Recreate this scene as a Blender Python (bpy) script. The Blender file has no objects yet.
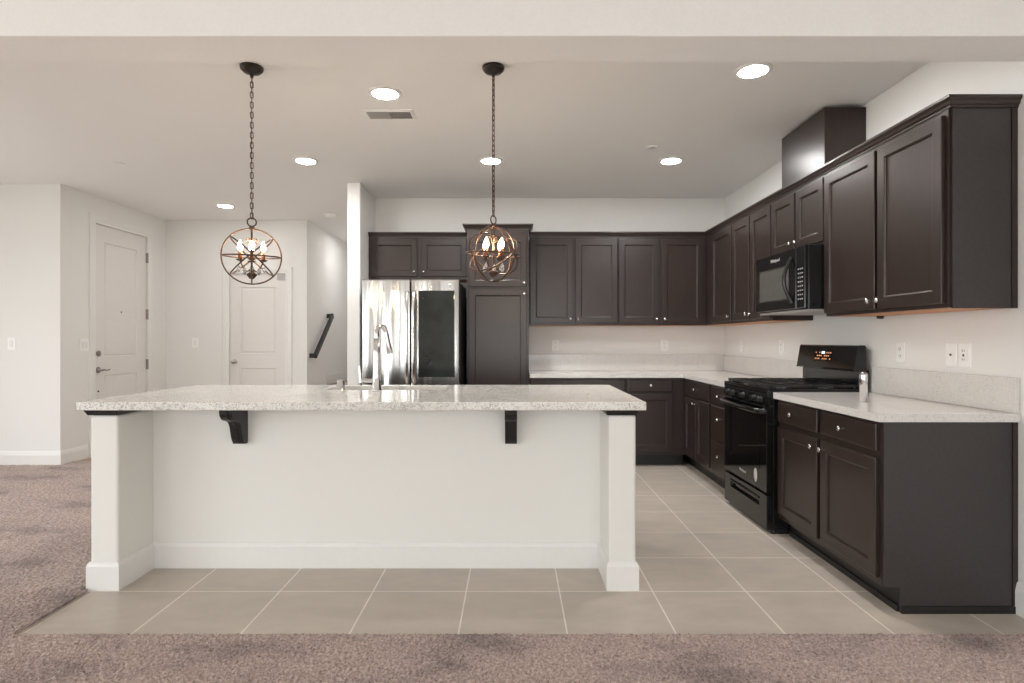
import bpy, bmesh, math, random
import numpy as np
from mathutils import Vector, Matrix
random.seed(7); np.random.seed(7)
PI = math.pi
C = bpy.context.scene.collection
sc = bpy.context.scene

# ------------------------------------------------------------------ camera, world, exposure
F_PX = 585.0
cam_d = bpy.data.cameras.new('camera'); cam = bpy.data.objects.new('camera', cam_d); C.objects.link(cam)
cam_d.sensor_width = 36.0; cam_d.lens = F_PX / 1024 * 36.0
cam_d.shift_x = -1.0 / 1024; cam_d.shift_y = -2.0 / 1024
cam.location = (0, 0, 1.2526); cam.rotation_euler = (PI / 2, 0, 0)
cam_d.clip_start = 0.05
sc.camera = cam
sc.view_settings.view_transform = 'Standard'; sc.view_settings.look = 'None'
sc.view_settings.gamma = 1.0; sc.view_settings.use_curve_mapping = False
sc.view_settings.exposure = 0.0
WORLD_STRENGTH = 5.2
LAMP = 285.0      # recessed lamp emission
BULB = 125.0      # candle bulb emission
w = bpy.data.worlds.new('sky'); sc.world = w; w.use_nodes = True
bg = w.node_tree.nodes['Background']; bg.inputs[0].default_value = (0.95, 0.99, 1.0, 1); bg.inputs[1].default_value = WORLD_STRENGTH
try:
    sc.cycles.max_bounces = 12; sc.cycles.diffuse_bounces = 6; sc.cycles.glossy_bounces = 5
    sc.cycles.transmission_bounces = 6
    sc.cycles.sample_clamp_indirect = 6.0
except Exception: pass

# ------------------------------------------------------------------ materials
def mk(name):
    m = bpy.data.materials.new(name); m.use_nodes = True
    return m, m.node_tree, m.node_tree.nodes['Principled BSDF']
def setp(b, **k):
    for key, v in k.items():
        b.inputs[key.replace('_', ' ')].default_value = v
def rgb(c): return (c[0], c[1], c[2], 1)
def add_noise(nt, scale, detail=3, coord='Object', stretch=None, rough=0.5):
    tc = nt.nodes.new('ShaderNodeTexCoord')
    n = nt.nodes.new('ShaderNodeTexNoise'); n.inputs['Scale'].default_value = scale
    n.inputs['Detail'].default_value = detail; n.inputs['Roughness'].default_value = rough
    if stretch:
        mp = nt.nodes.new('ShaderNodeMapping'); mp.inputs['Scale'].default_value = stretch
        nt.links.new(tc.outputs[coord], mp.inputs[0]); nt.links.new(mp.outputs[0], n.inputs['Vector'])
    else: nt.links.new(tc.outputs[coord], n.inputs['Vector'])
    return n
def ramp(nt, src, stops):
    r = nt.nodes.new('ShaderNodeValToRGB')
    while len(r.color_ramp.elements) < len(stops): r.color_ramp.elements.new(0.5)
    for e, (p, c) in zip(r.color_ramp.elements, stops): e.position = p; e.color = rgb(c)
    nt.links.new(src, r.inputs[0]); return r
def bump(nt, b, src, strength, dist=0.002):
    bp = nt.nodes.new('ShaderNodeBump'); bp.inputs['Strength'].default_value = strength; bp.inputs['Distance'].default_value = dist
    nt.links.new(src, bp.inputs['Height']); nt.links.new(bp.outputs[0], b.inputs['Normal'])
def simple(name, col, rough=0.5, metal=0.0, var=0.06, scale=30, bmp=0.0, coat=0.0, stretch=None, spec=None):
    m, nt, b = mk(name)
    n = add_noise(nt, scale, stretch=stretch)
    c0 = [max(0, x * (1 - var)) for x in col]; c1 = [min(1, x * (1 + var)) for x in col]
    r = ramp(nt, n.outputs['Fac'], [(0.3, c0), (0.7, c1)])
    nt.links.new(r.outputs[0], b.inputs['Base Color'])
    setp(b, Roughness=rough, Metallic=metal, Coat_Weight=coat)
    if spec is not None: b.inputs['Specular IOR Level'].default_value = spec
    if bmp: bump(nt, b, n.outputs['Fac'], bmp)
    return m
def emit(name, col, strength):
    m, nt, b = mk(name)
    setp(b, Base_Color=rgb(col), Roughness=0.4); b.inputs['Emission Color'].default_value = rgb(col); b.inputs['Emission Strength'].default_value = strength
    return m
M = {}
M['wall'] = simple('wall_paint', (0.80, 0.79, 0.772), 0.75, var=0.012, scale=140, bmp=0.25)
M['ceil'] = simple('ceiling_paint', (0.90, 0.895, 0.885), 0.8, var=0.015, scale=90, bmp=0.35)
M['trim'] = simple('white_trim_paint', (0.80, 0.79, 0.77), 0.38, var=0.01)
M['door'] = simple('white_door_paint', (0.76, 0.73, 0.71), 0.42, var=0.01)
M['island'] = simple('island_white_paint', (0.80, 0.79, 0.757), 0.6, var=0.01, scale=160, bmp=0.15)
M['cab'] = simple('espresso_stained_wood', (0.029, 0.0180, 0.0150), 0.31, var=0.16, scale=9, stretch=(14, 14, 0.7), coat=0.0, spec=0.55)
M['cabside'] = simple('espresso_veneer', (0.038, 0.033, 0.0335), 0.42, var=0.12, scale=60)
M['under'] = simple('raw_maple_underside', (0.55, 0.24, 0.085), 0.5, var=0.12, scale=8, stretch=(1, 12, 1))
M['dark'] = simple('black_stained_wood', (0.012, 0.011, 0.011), 0.4, var=0.2)
M['black'] = simple('black_enamel', (0.008, 0.008, 0.0085), 0.12, var=0.1)
M['blackglass'] = simple('black_oven_glass', (0.004, 0.004, 0.004), 0.035, var=0.1)
M['mwglass'] = simple('grey_tinted_microwave_glass', (0.10, 0.098, 0.09), 0.09, var=0.1)
M['iron'] = simple('black_cast_iron', (0.010, 0.010, 0.010), 0.42, var=0.25, bmp=0.15, scale=200)
M['nickel'] = simple('satin_nickel', (0.72, 0.70, 0.68), 0.22, 1.0, var=0.03)
M['chrome'] = simple('polished_chrome', (0.78, 0.78, 0.79), 0.07, 1.0, var=0.02)
M['gunmetal'] = simple('dark_nickel', (0.30, 0.285, 0.27), 0.35, 0.9, var=0.1)
M['bronze'] = simple('rustic_bronze', (0.085, 0.05, 0.034), 0.38, 0.75, var=0.3, scale=60)
M['canopy'] = simple('oil_rubbed_bronze', (0.03, 0.022, 0.018), 0.4, 0.5, var=0.2)
M['plate'] = simple('white_plastic', (0.90, 0.895, 0.88), 0.35, var=0.01)
M['plategrey'] = simple('grey_plastic', (0.45, 0.44, 0.43), 0.4, var=0.02)
M['slot'] = simple('outlet_slot_dark', (0.06, 0.055, 0.05), 0.5)
M['candle'] = simple('bronze_candle_sleeve', (0.30, 0.12, 0.05), 0.45, 0.3, var=0.2)
M['lampon'] = emit('recessed_lamp_lens', (1.0, 0.985, 0.96), LAMP)
M['lampdim'] = emit('entry_lamp_lens', (1.0, 0.985, 0.96), LAMP * 0.42)
M['bulb'] = emit('warm_candle_bulb', (1.0, 0.75, 0.47), BULB)
M['led'] = emit('display_digits_amber', (1.0, 0.45, 0.2), 0.5)
M['ledblue'] = emit('display_digits_blue', (0.6, 0.8, 1.0), 1.2)
M['badge'] = simple('silver_badge', (0.75, 0.75, 0.74), 0.3, 0.3, var=0.02)
M['sticker'] = simple('white_oval_sticker', (0.70, 0.68, 0.66), 0.5, var=0.05)
M['concrete'] = simple('entry_floor_tan', (0.42, 0.32, 0.22), 0.5, var=0.1, scale=4)
M['ground'] = simple('patio_ground', (0.60, 0.57, 0.52), 0.9, var=0.1, scale=3)

def mat_glass():
    m, nt, b = mk('clear_crystal')
    setp(b, Base_Color=(1, 1, 1, 1), Roughness=0.02, IOR=1.5, Transmission_Weight=0.9)
    n = add_noise(nt, 40); bump(nt, b, n.outputs['Fac'], 0.05)
    return m
M['crystal'] = mat_glass()

def mat_steel():
    m, nt, b = mk('brushed_stainless_steel')
    setp(b, Base_Color=(0.52, 0.512, 0.50, 1), Metallic=1.0, Roughness=0.17)
    n = add_noise(nt, 2.0, 1, stretch=(3.2, 1.0, 0.30))
    bump(nt, b, n.outputs['Fac'], 0.8, 0.06)
    return m
M['steel'] = mat_steel()
def mat_basin():
    m, nt, b = mk('sink_steel'); setp(b, Base_Color=(0.5, 0.5, 0.5, 1), Metallic=1.0, Roughness=0.3)
    n = add_noise(nt, 120); bump(nt, b, n.outputs['Fac'], 0.05); return m
M['basin'] = mat_basin()
def mat_fridgeglass():
    m, nt, b = mk('smoked_fridge_glass')
    tc = nt.nodes.new('ShaderNodeTexCoord')
    n = add_noise(nt, 3.0, 3)
    r = ramp(nt, n.outputs['Fac'], [(0.35, (0.012, 0.014, 0.013)), (0.7, (0.035, 0.04, 0.038))])
    nt.links.new(r.outputs[0], b.inputs['Base Color'])
    setp(b, Roughness=0.05); return m
M['fglass'] = mat_fridgeglass()

def mat_stone(name, base, mid, dark, sc1, amount, rough):
    m, nt, b = mk(name)
    tc = nt.nodes.new('ShaderNodeTexCoord')
    v = nt.nodes.new('ShaderNodeTexVoronoi'); v.inputs['Scale'].default_value = sc1
    nt.links.new(tc.outputs['Object'], v.inputs['Vector'])
    wn = nt.nodes.new('ShaderNodeSeparateColor'); nt.links.new(v.outputs['Color'], wn.inputs[0])
    n = add_noise(nt, 7.0, 6, rough=0.65)
    mul = nt.nodes.new('ShaderNodeMath'); mul.operation = 'MULTIPLY_ADD'
    nt.links.new(n.outputs['Fac'], mul.inputs[0]); mul.inputs[1].default_value = 0.9
    nt.links.new(wn.outputs[0], mul.inputs[2])
    half = nt.nodes.new('ShaderNodeMath'); half.operation = 'MULTIPLY'; half.inputs[1].default_value = 0.5
    nt.links.new(mul.outputs[0], half.inputs[0])
    r = ramp(nt, half.outputs[0], [(0.16, dark), (0.16 + amount, mid), (0.30 + amount, base), (0.85, [min(1, x * 1.08) for x in base])])
    nt.links.new(r.outputs[0], b.inputs['Base Color'])
    setp(b, Roughness=rough)
    return m
M['granite'] = mat_stone('speckled_white_granite', (0.74, 0.72, 0.68), (0.57, 0.55, 0.52), (0.30, 0.29, 0.275), 190, 0.17, 0.10)
M['quartz'] = mat_stone('pale_grey_quartz', (0.70, 0.68, 0.655), (0.63, 0.61, 0.59), (0.45, 0.43, 0.42), 230, 0.10, 0.14)

def mat_tile():
    m, nt, b = mk('greige_floor_tile')
    g = nt.nodes.new('ShaderNodeNewGeometry')
    mp = nt.nodes.new('ShaderNodeMapping'); mp.inputs['Location'].default_value = (-0.231 + 10 * 0.4635, -2.91 + 10 * 0.447, 0)
    nt.links.new(g.outputs['Position'], mp.inputs[0])
    br = nt.nodes.new('ShaderNodeTexBrick'); br.offset = 0.0; br.squash = 1.0
    br.inputs['Scale'].default_value = 1.0; br.inputs['Brick Width'].default_value = 0.4635; br.inputs['Row Height'].default_value = 0.447
    br.inputs['Mortar Size'].default_value = 0.0035; br.inputs['Mortar Smooth'].default_value = 0.1; br.inputs['Bias'].default_value = 0.0
    br.inputs['Color1'].default_value = rgb((0.56, 0.498, 0.432)); br.inputs['Color2'].default_value = rgb((0.53, 0.472, 0.408))
    br.inputs['Mortar'].default_value = rgb((0.86, 0.80, 0.73))
    nt.links.new(mp.outputs[0], br.inputs['Vector'])
    n = add_noise(nt, 3.5, 5, coord='Object', stretch=(1, 2.2, 1), rough=0.6)
    r = ramp(nt, n.outputs['Fac'], [(0.3, (0.88, 0.88, 0.88)), (0.7, (1.06, 1.05, 1.04))])
    mx = nt.nodes.new('ShaderNodeMix'); mx.data_type = 'RGBA'; mx.blend_type = 'MULTIPLY'; mx.inputs['Factor'].default_value = 1.0
    nt.links.new(br.outputs['Color'], mx.inputs['A']); nt.links.new(r.outputs[0], mx.inputs['B'])
    nt.links.new(mx.outputs['Result'], b.inputs['Base Color'])
    setp(b, Roughness=0.38)
    inv = nt.nodes.new('ShaderNodeMath'); inv.operation = 'SUBTRACT'; inv.inputs[0].default_value = 1.0
    nt.links.new(br.outputs['Fac'], inv.inputs[1]); bump(nt, b, inv.outputs[0], 0.3, 0.0015)
    return m
M['tile'] = mat_tile()

def mat_carpet():
    m, nt, b = mk('mauve_grey_cut_pile')
    n = add_noise(nt, 2.2, 5, stretch=(1, 1.6, 1), rough=0.6)
    n2 = add_noise(nt, 75, 3, rough=0.7)
    r = ramp(nt, n.outputs['Fac'], [(0.32, (0.29, 0.232, 0.222)), (0.47, (0.46, 0.365, 0.335)), (0.72, (0.53, 0.42, 0.37))])
    r2 = ramp(nt, n2.outputs['Fac'], [(0.32, (0.50, 0.48, 0.47)), (0.68, (1.30, 1.30, 1.30))])
    mx = nt.nodes.new('ShaderNodeMix'); mx.data_type = 'RGBA'; mx.blend_type = 'MULTIPLY'; mx.inputs['Factor'].default_value = 1.0
    nt.links.new(r.outputs[0], mx.inputs['A']); nt.links.new(r2.outputs[0], mx.inputs['B'])
    nt.links.new(mx.outputs['Result'], b.inputs['Base Color'])
    setp(b, Roughness=0.95); b.inputs['Sheen Weight'].default_value = 0.15
    bump(nt, b, n2.outputs['Fac'], 0.8, 0.012)
    return m
M['carpet'] = mat_carpet()

# ------------------------------------------------------------------ mesh builder
class MB:
    def __init__(s): s.v = []; s.f = []; s.sm = []
    def add(s, vs, fs, smooth=False, T=None):
        o = len(s.v)
        if T is not None: vs = [T @ Vector(p) for p in vs]
        s.v += [tuple(p) for p in vs]
        for f in fs: s.f.append([i + o for i in f]); s.sm.append(smooth)
        return s
    def box(s, x0, x1, y0, y1, z0, z1, T=None):
        if x0 > x1: x0, x1 = x1, x0
        if y0 > y1: y0, y1 = y1, y0
        vs = [(x0, y0, z0), (x1, y0, z0), (x1, y1, z0), (x0, y1, z0), (x0, y0, z1), (x1, y0, z1), (x1, y1, z1), (x0, y1, z1)]
        return s.add(vs, [(3, 2, 1, 0), (4, 5, 6, 7), (0, 1, 5, 4), (1, 2, 6, 5), (2, 3, 7, 6), (3, 0, 4, 7)], T=T)
    def cbox(s, x0, x1, y0, y1, z0, z1, c=0.004, T=None):   # box with chamfered edges
        bm = bmesh.new()
        vs = [bm.verts.new(p) for p in [(x0, y0, z0), (x1, y0, z0), (x1, y1, z0), (x0, y1, z0), (x0, y0, z1), (x1, y0, z1), (x1, y1, z1), (x0, y1, z1)]]
        for f in [(3, 2, 1, 0), (4, 5, 6, 7), (0, 1, 5, 4), (1, 2, 6, 5), (2, 3, 7, 6), (3, 0, 4, 7)]: bm.faces.new([vs[i] for i in f])
        bmesh.ops.bevel(bm, geom=list(bm.edges), offset=c, segments=2, profile=0.5, affect='EDGES')
        bm.verts.index_update()
        s.add([v.co.copy() for v in bm.verts], [[v.index for v in f.verts] for f in bm.faces], T=T); bm.free(); return s
    def rects(s, loops, T=None, cap=True, back=True):
        """nested rectangles in the xz plane: loops of (x0,x1,z0,z1,y)"""
        vs = []; fs = []
        for (x0, x1, z0, z1, y) in loops: vs += [(x0, y, z0), (x1, y, z0), (x1, y, z1), (x0, y, z1)]
        n = len(loops)
        for i in range(n - 1):
            a, b = i * 4, i * 4 + 4
            for k in range(4):
                q = (k + 1) % 4; fs.append((a + k, a + q, b + q, b + k))
        if cap: e = (n - 1) * 4; fs.append((e, e + 1, e + 2, e + 3))
        if back: fs.append((3, 2, 1, 0))
        return s.add(vs, fs, T=T)
    def prism(s, pts, axis, a0, a1, T=None, smooth=False):
        """polygon pts extruded along axis; axis 'x': pts=(y,z); 'y': pts=(x,z); 'z': pts=(x,y)"""
        def P(p, a): return {'x': (a, p[0], p[1]), 'y': (p[0], a, p[1]), 'z': (p[0], p[1], a)}[axis]
        n = len(pts); vs = [P(p, a0) for p in pts] + [P(p, a1) for p in pts]
        s.add(vs, [list(range(n - 1, -1, -1)), list(range(n, 2 * n))], T=T)
        s.add(vs, [(i, (i + 1) % n, n + (i + 1) % n, n + i) for i in range(n)], smooth=smooth, T=T)
        return s
    def lathe(s, prof, seg=24, T=None, smooth=True):
        """profile of (r,z) round z"""
        vs = []; fs = []; n = len(prof)
        for (r, z) in prof:
            for k in range(seg): a = 2 * PI * k / seg; vs.append((r * math.cos(a), r * math.sin(a), z))
        for i in range(n - 1):
            for k in range(seg):
                q = (k + 1) % seg; fs.append((i * seg + k, i * seg + q, (i + 1) * seg + q, (i + 1) * seg + k))
        s.add(vs, fs, smooth, T)
        s.add(vs[:seg], [list(range(seg - 1, -1, -1))], False, T)
        s.add(vs[-seg:], [list(range(seg))], False, T)
        return s
    def tube(s, path, r, seg=10, closed=False, T=None, rz=None):
        path = [Vector(p) for p in path]; n = len(path); vs = []; fs = []
        up = None
        for i, p in enumerate(path):
            if closed: t = path[(i + 1) % n] - path[i - 1]
            else: t = path[min(i + 1, n - 1)] - path[max(i - 1, 0)]
            t.normalize()
            if up is None:
                up = Vector((0, 0, 1)) if abs(t.z) < 0.9 else Vector((1, 0, 0))
            u = up - t * up.dot(t)
            if u.length < 1e-6: u = t.orthogonal()
            u.normalize(); up = u; vv = t.cross(u)
            rr = r[i] if isinstance(r, (list, tuple)) else r
            for k in range(seg):
                a = 2 * PI * k / seg
                vs.append(p + u * (rr * math.cos(a)) + vv * ((rz or rr) * math.sin(a)))
        m = n if closed else n - 1
        for i in range(m):
            j = (i + 1) % n
            for k in range(seg):
                q = (k + 1) % seg; fs.append((i * seg + k, i * seg + q, j * seg + q, j * seg + k))
        s.add(vs, fs, True, T)
        if not closed:
            s.add(vs[:seg], [list(range(seg - 1, -1, -1))], False, T); s.add(vs[-seg:], [list(range(seg))], False, T)
        return s
    def sweep(s, path, prof, T=None):
        """mitred moulding: path of (x,y), profile of (offset to the right of travel, z), closed profile"""
        n = len(path); m = len(prof); vs = []; fs = []
        P = [Vector((a, b)) for a, b in path]
        for i in range(n):
            d0 = (P[i] - P[i - 1]).normalized() if i > 0 else None
            d1 = (P[i + 1] - P[i]).normalized() if i < n - 1 else None
            if d0 is None: d0 = d1
            if d1 is None: d1 = d0
            n0 = Vector((d0.y, -d0.x)); n1 = Vector((d1.y, -d1.x)); b = (n0 + n1)
            b = b / b.dot(n0) if b.length > 1e-6 else n0
            for (o, z) in prof: vs.append((P[i].x + b.x * o, P[i].y + b.y * o, z))
        for i in range(n - 1):
            for k in range(m):
                q = (k + 1) % m; fs.append((i * m + k, (i + 1) * m + k, (i + 1) * m + q, i * m + q))
        fs.append(list(range(m))); fs.append(list(range(n * m - 1, (n - 1) * m - 1, -1)))
        return s.add(vs, fs, T=T)
    def build(s, name, mat, parent=None, origin=None, bevel=0.0):
        me = bpy.data.meshes.new(name)
        vs = s.v
        if parent is None and origin is None:
            a = np.array(vs); lo = a.min(0); hi = a.max(0); origin = ((lo[0] + hi[0]) / 2, (lo[1] + hi[1]) / 2, lo[2])
        if origin is not None:
            vs = [(p[0] - origin[0], p[1] - origin[1], p[2] - origin[2]) for p in vs]
        me.from_pydata(vs, [], s.f); me.polygons.foreach_set('use_smooth', s.sm)
        bm = bmesh.new(); bm.from_mesh(me); bmesh.ops.recalc_face_normals(bm, faces=bm.faces)
        bm.to_mesh(me); bm.free()
        me.materials.append(M[mat] if isinstance(mat, str) else mat); me.update()
        o = bpy.data.objects.new(name, me); C.objects.link(o)
        if origin is not None: o.location = origin
        if parent is not None: o.parent = parent
        if bevel:
            bv = o.modifiers.new('bevel', 'BEVEL'); bv.width = bevel; bv.segments = 2; bv.limit_method = 'ANGLE'; bv.angle_limit = math.radians(40)
        return o
def tag(o, label=None, cat=None, group=None, kind=None):
    if label: o['label'] = label
    if cat: o['category'] = cat
    if group: o['group'] = group
    if kind: o['kind'] = kind
    return o
def thing(name, label, cat, loc=(0, 0, 0), rz=0.0, group=None):
    o = bpy.data.objects.new(name, None); C.objects.link(o); o.empty_display_size = 0.05
    o.location = loc; o.rotation_euler = (0, 0, rz); return tag(o, label, cat, group)
def struct(name, mb, mat, label=None, bevel=0.0, cat=None):
    return tag(mb.build(name, mat, bevel=bevel), label, cat, kind='structure')
def copy_tree(o, parent=None):
    c = o.copy(); C.objects.link(c)
    if parent is not None: c.parent = parent
    for ch in [x for x in kids.get(o.name, [])]: copy_tree(ch, c)
    return c
kids = {}
def index_kids():
    kids.clear()
    for o in bpy.data.objects:
        if o.parent: kids.setdefault(o.parent.name, []).append(o)
def Tr(x, y, z): return Matrix.Translation((x, y, z))
RX = lambda a: Matrix.Rotation(a, 4, 'X'); RY = lambda a: Matrix.Rotation(a, 4, 'Y'); RZ = lambda a: Matrix.Rotation(a, 4, 'Z')

# ------------------------------------------------------------------ the setting
CEIL = 2.795; XR = 2.31; YB = 6.38; XL = -4.48; YN = 5.79; YF = 7.55; XH = -2.66; HZ = 0.014
LIVX = -5.9; LIVY = -3.6
fl = MB().box(LIVX, XR + .15, LIVY, YN + 4.2, -0.12, 0.0)
struct('floor', fl, 'tile', 'greige square floor tiles with pale grout')
ef = MB().box(XL, -1.63, 5.92, 7.75, 0.0005, 0.006)
struct('floor_entry', ef, 'concrete', 'tan entry floor behind the carpet')

# carpet: real pile height, finest near the camera
def grid(x0, x1, y0, y1, step, amp):
    nx = max(2, int((x1 - x0) / step) + 1); ny = max(2, int((y1 - y0) / step) + 1)
    X, Y = np.meshgrid(np.linspace(x0, x1, nx), np.linspace(y0, y1, ny), indexing='ij')
    Zz = HZ + (np.random.rand(nx, ny) - 0.5) * amp
    if amp > 0:
        X = X + (np.random.rand(nx, ny) - 0.5) * step * 0.7; Y = Y + (np.random.rand(nx, ny) - 0.5) * step * 0.7
    vs = np.stack([X.ravel(), Y.ravel(), Zz.ravel()], 1)
    i = np.arange(nx * ny).reshape(nx, ny)
    fs = np.stack([i[:-1, :-1].ravel(), i[1:, :-1].ravel(), i[1:, 1:].ravel(), i[:-1, 1:].ravel()], 1)
    return vs, fs
pieces = [grid(-2.75, XR, 1.85, 2.46, 0.006, 0.010), grid(-5.3, -2.107, 2.46, 2.9, 0.010, 0.009), grid(-5.3, -2.137, 2.9, 5.92, 0.014, 0.008), grid(LIVX, -2.75, 1.85, 2.46, 0.03, 0.006),
          grid(LIVX, -5.3, 2.46, 5.79, 0.2, 0), grid(LIVX, XR, LIVY, 1.85, 0.3, 0)]
pieces.append((np.array([(-2.107, 2.458, 0), (XR, 2.458, 0), (XR, 2.458, HZ), (-2.107, 2.458, HZ)]), np.array([(0, 1, 2, 3)])))
pieces.append((np.array([(-2.110, 2.458, 0), (-2.110, 2.9, 0), (-2.110, 2.9, HZ), (-2.110, 2.458, HZ)]), np.array([(0, 1, 2, 3)])))
allv = []; allf = []; off = 0
for vs, fs in pieces:
    allv += vs.tolist(); allf += (fs + off).tolist(); off += len(vs)
me = bpy.data.meshes.new('carpet'); me.from_pydata(allv, [], allf); me.materials.append(M['carpet']); me.update()
carp = bpy.data.objects.new('carpet', me); C.objects.link(carp)
tag(carp, 'mauve-grey cut-pile carpet in the foreground and left of the island', 'carpet', kind='stuff')

struct('ceiling', MB().box(LIVX, XR + .15, LIVY, YN + 4.2, CEIL, CEIL + .15), 'ceil', 'flat off-white textured ceiling')
struct('ceiling_beam', MB().box(LIVX, XR - .001, 2.30, 2.515, 2.446, CEIL - .001), 'ceil', 'dropped white beam across the top of the view', bevel=0.004)
struct('wall_right', MB().box(XR, XR + .15, LIVY, YB + .15, 0, CEIL - .001), 'wall', 'white wall behind the range run')
struct('wall_back', MB().box(-1.63, XR - .001, YB, YB + .15, 0, CEIL - .001), 'wall', 'white wall behind the fridge and back cabinets')
struct('wall_stub', MB().box(-1.63, -1.50, 5.745, YB - .001, 0, CEIL - .001), 'wall', 'white wall end left of the fridge', bevel=0.012)
struct('wall_left', MB().box(LIVX, XL, YN, YN + .14, 0, CEIL - .001), 'wall', 'white wall at the far left with single switch')
# entry wall (faces +X) with the front-door opening
D1Y0, D1Y1, D1Z = 6.27, 7.17, 2.50
ew = MB().box(XL - .14, XL, YN + .141, D1Y0 - .02, 0, CEIL - .001).box(XL - .14, XL, D1Y1 + .02, YF + .14, 0, CEIL - .001).box(XL - .14, XL, D1Y0 - .02, D1Y1 + .02, D1Z + .02, CEIL - .001)
struct('wall_entry', ew, 'wall', 'white wall holding the front door')
D2X0, D2X1, D2Z = -3.66, -2.935, 2.105
fw = MB().box(XL + .001, D2X0 - .02, YF, YF + .14, 0, CEIL - .001).box(D2X1 + .02, XH, YF, YF + .14, 0, CEIL - .001).box(D2X0 - .02, D2X1 + .02, YF, YF + .14, D2Z + .02, CEIL - .001)
struct('wall_far', fw, 'wall', 'white wall holding the closet door')
struct('wall_stairs', MB().box(XH - .14, XH, YF + .141, 9.85, 0, CEIL - .001), 'wall', 'white stair wall with the black handrail')
struct('wall_stairs_end', MB().box(XH, -1.50, 9.85, 9.99, 0, CEIL - .001), 'wall', 'white wall closing the stair hall')
struct('wall_hall', MB().box(-1.63, -1.50, YB + .151, 9.849, 0, CEIL - .001), 'wall', 'white hall wall behind the kitchen')
# living room behind the camera, with unseen windows added to light the kitchen
def wall_with_holes(mb, a0, a1, z1, holes, boxf):
    x = a0
    for (h0, h1, b, t) in sorted(holes):
        boxf(mb, x, h0, 0, z1); boxf(mb, h0, h1, 0, b); boxf(mb, h0, h1, t, z1); x = h1
    boxf(mb, x, a1, 0, z1)
holesS = [(-5.6, -3.35, 0.06, 2.35), (-2.80, -2.40, 0.06, 2.35), (-1.05, 2.0, 0.06, 2.35)]  # unseen back openings, added for daylight and spaced to break up the fridge reflection
ws = MB(); wall_with_holes(ws, LIVX, XR, CEIL - .001, holesS, lambda m, a, b, z0, z1: m.box(a, b, LIVY - .15, LIVY, z0, z1) if b > a and z1 > z0 else None)
struct('wall_living', ws, 'wall', 'living room wall behind the viewer with unseen windows added')
holesW = [(-2.8, 1.0, 0.06, 2.35), (2.8, 4.6, 0.06, 2.35)]  # unseen side openings added; the far one lights the kitchen from the left
ww = MB(); wall_with_holes(ww, LIVY, YN + .14, CEIL - .001, holesW, lambda m, a, b, z0, z1: m.box(LIVX - .15, LIVX - .0005, a, b, z0, z1) if b > a and z1 > z0 else None)
struct('wall_living_side', ww, 'wall', 'living room side wall with added unseen windows')
n = 0
for (h0, h1, b, t) in holesS:
    n += 1; f = MB(); y0, y1 = LIVY - .10, LIVY - .04
    f.box(h0, h0 + .05, y0, y1, b, t).box(h1 - .05, h1, y0, y1, b, t).box(h0 + .05, h1 - .05, y0, y1, b, b + .05).box(h0 + .05, h1 - .05, y0, y1, t - .05, t)
    c = (h0 + h1) / 2; (h1 - h0 > 1) and f.box(c - .035, c + .035, y0, y1, b + .05, t - .05)
    struct('unseen_window_%d' % n, f, 'trim', 'one of the unseen white framed windows added behind the viewer')
for (h0, h1, b, t) in holesW:
    n += 1; f = MB(); x0, x1 = LIVX - .10, LIVX - .04
    f.box(x0, x1, h0, h0 + .05, b, t).box(x0, x1, h1 - .05, h1, b, t).box(x0, x1, h0 + .05, h1 - .05, b, b + .05).box(x0, x1, h0 + .05, h1 - .05, t - .05, t)
    struct('unseen_window_%d' % n, f, 'trim', 'one of the unseen windows added in the living room side wall')
struct('ground_outside', MB().box(-34, 30, -34, LIVY - .16, -.3, -.14).box(-34, LIVX - .16, LIVY - .16, 30, -.3, -.14), 'ground', 'patio ground outside the windows')
def portal(name, loc, rot, sx, sy):
    d = bpy.data.lights.new(name, 'AREA'); d.shape = 'RECTANGLE'; d.size = sx; d.size_y = sy
    d.cycles.is_portal = True
    o = bpy.data.objects.new(name, d); C.objects.link(o); o.location = loc; o.rotation_euler = rot
for (h0, h1, b, t) in holesS: portal('unseen_window_portal', ((h0 + h1) / 2, LIVY - .13, (b + t) / 2), (PI / 2, 0, 0), h1 - h0, t - b)
for (h0, h1, b, t) in holesW: portal('unseen_window_portal', (LIVX - .13, (h0 + h1) / 2, (b + t) / 2), (PI / 2, 0, -PI / 2), h1 - h0, t - b)

# baseboards: swept profile, room on the right of travel
BP = [(0, 0), (.016, 0), (.016, .105), (.010, .135), (.006, .145), (0, .145)]
def sweepboard(name, path, label, z=0.0, prof=BP):
    return struct(name, MB().sweep(path, [(o, h + z) for o, h in prof]), 'trim', label)
sweepboard('baseboard_left', [(LIVX + .01, YN), (XL, YN), (XL, D1Y0 - .115)], 'white baseboard round the far left wall corner', .004)
sweepboard('baseboard_entry', [(XL, D1Y1 + .115), (XL, YF), (D2X0 - .12, YF)], 'white baseboard in the entry corner', .006)
sweepboard('baseboard_right', [(XR, 2.682), (XR, LIVY)], 'white baseboard at the right edge of the view')

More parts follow.
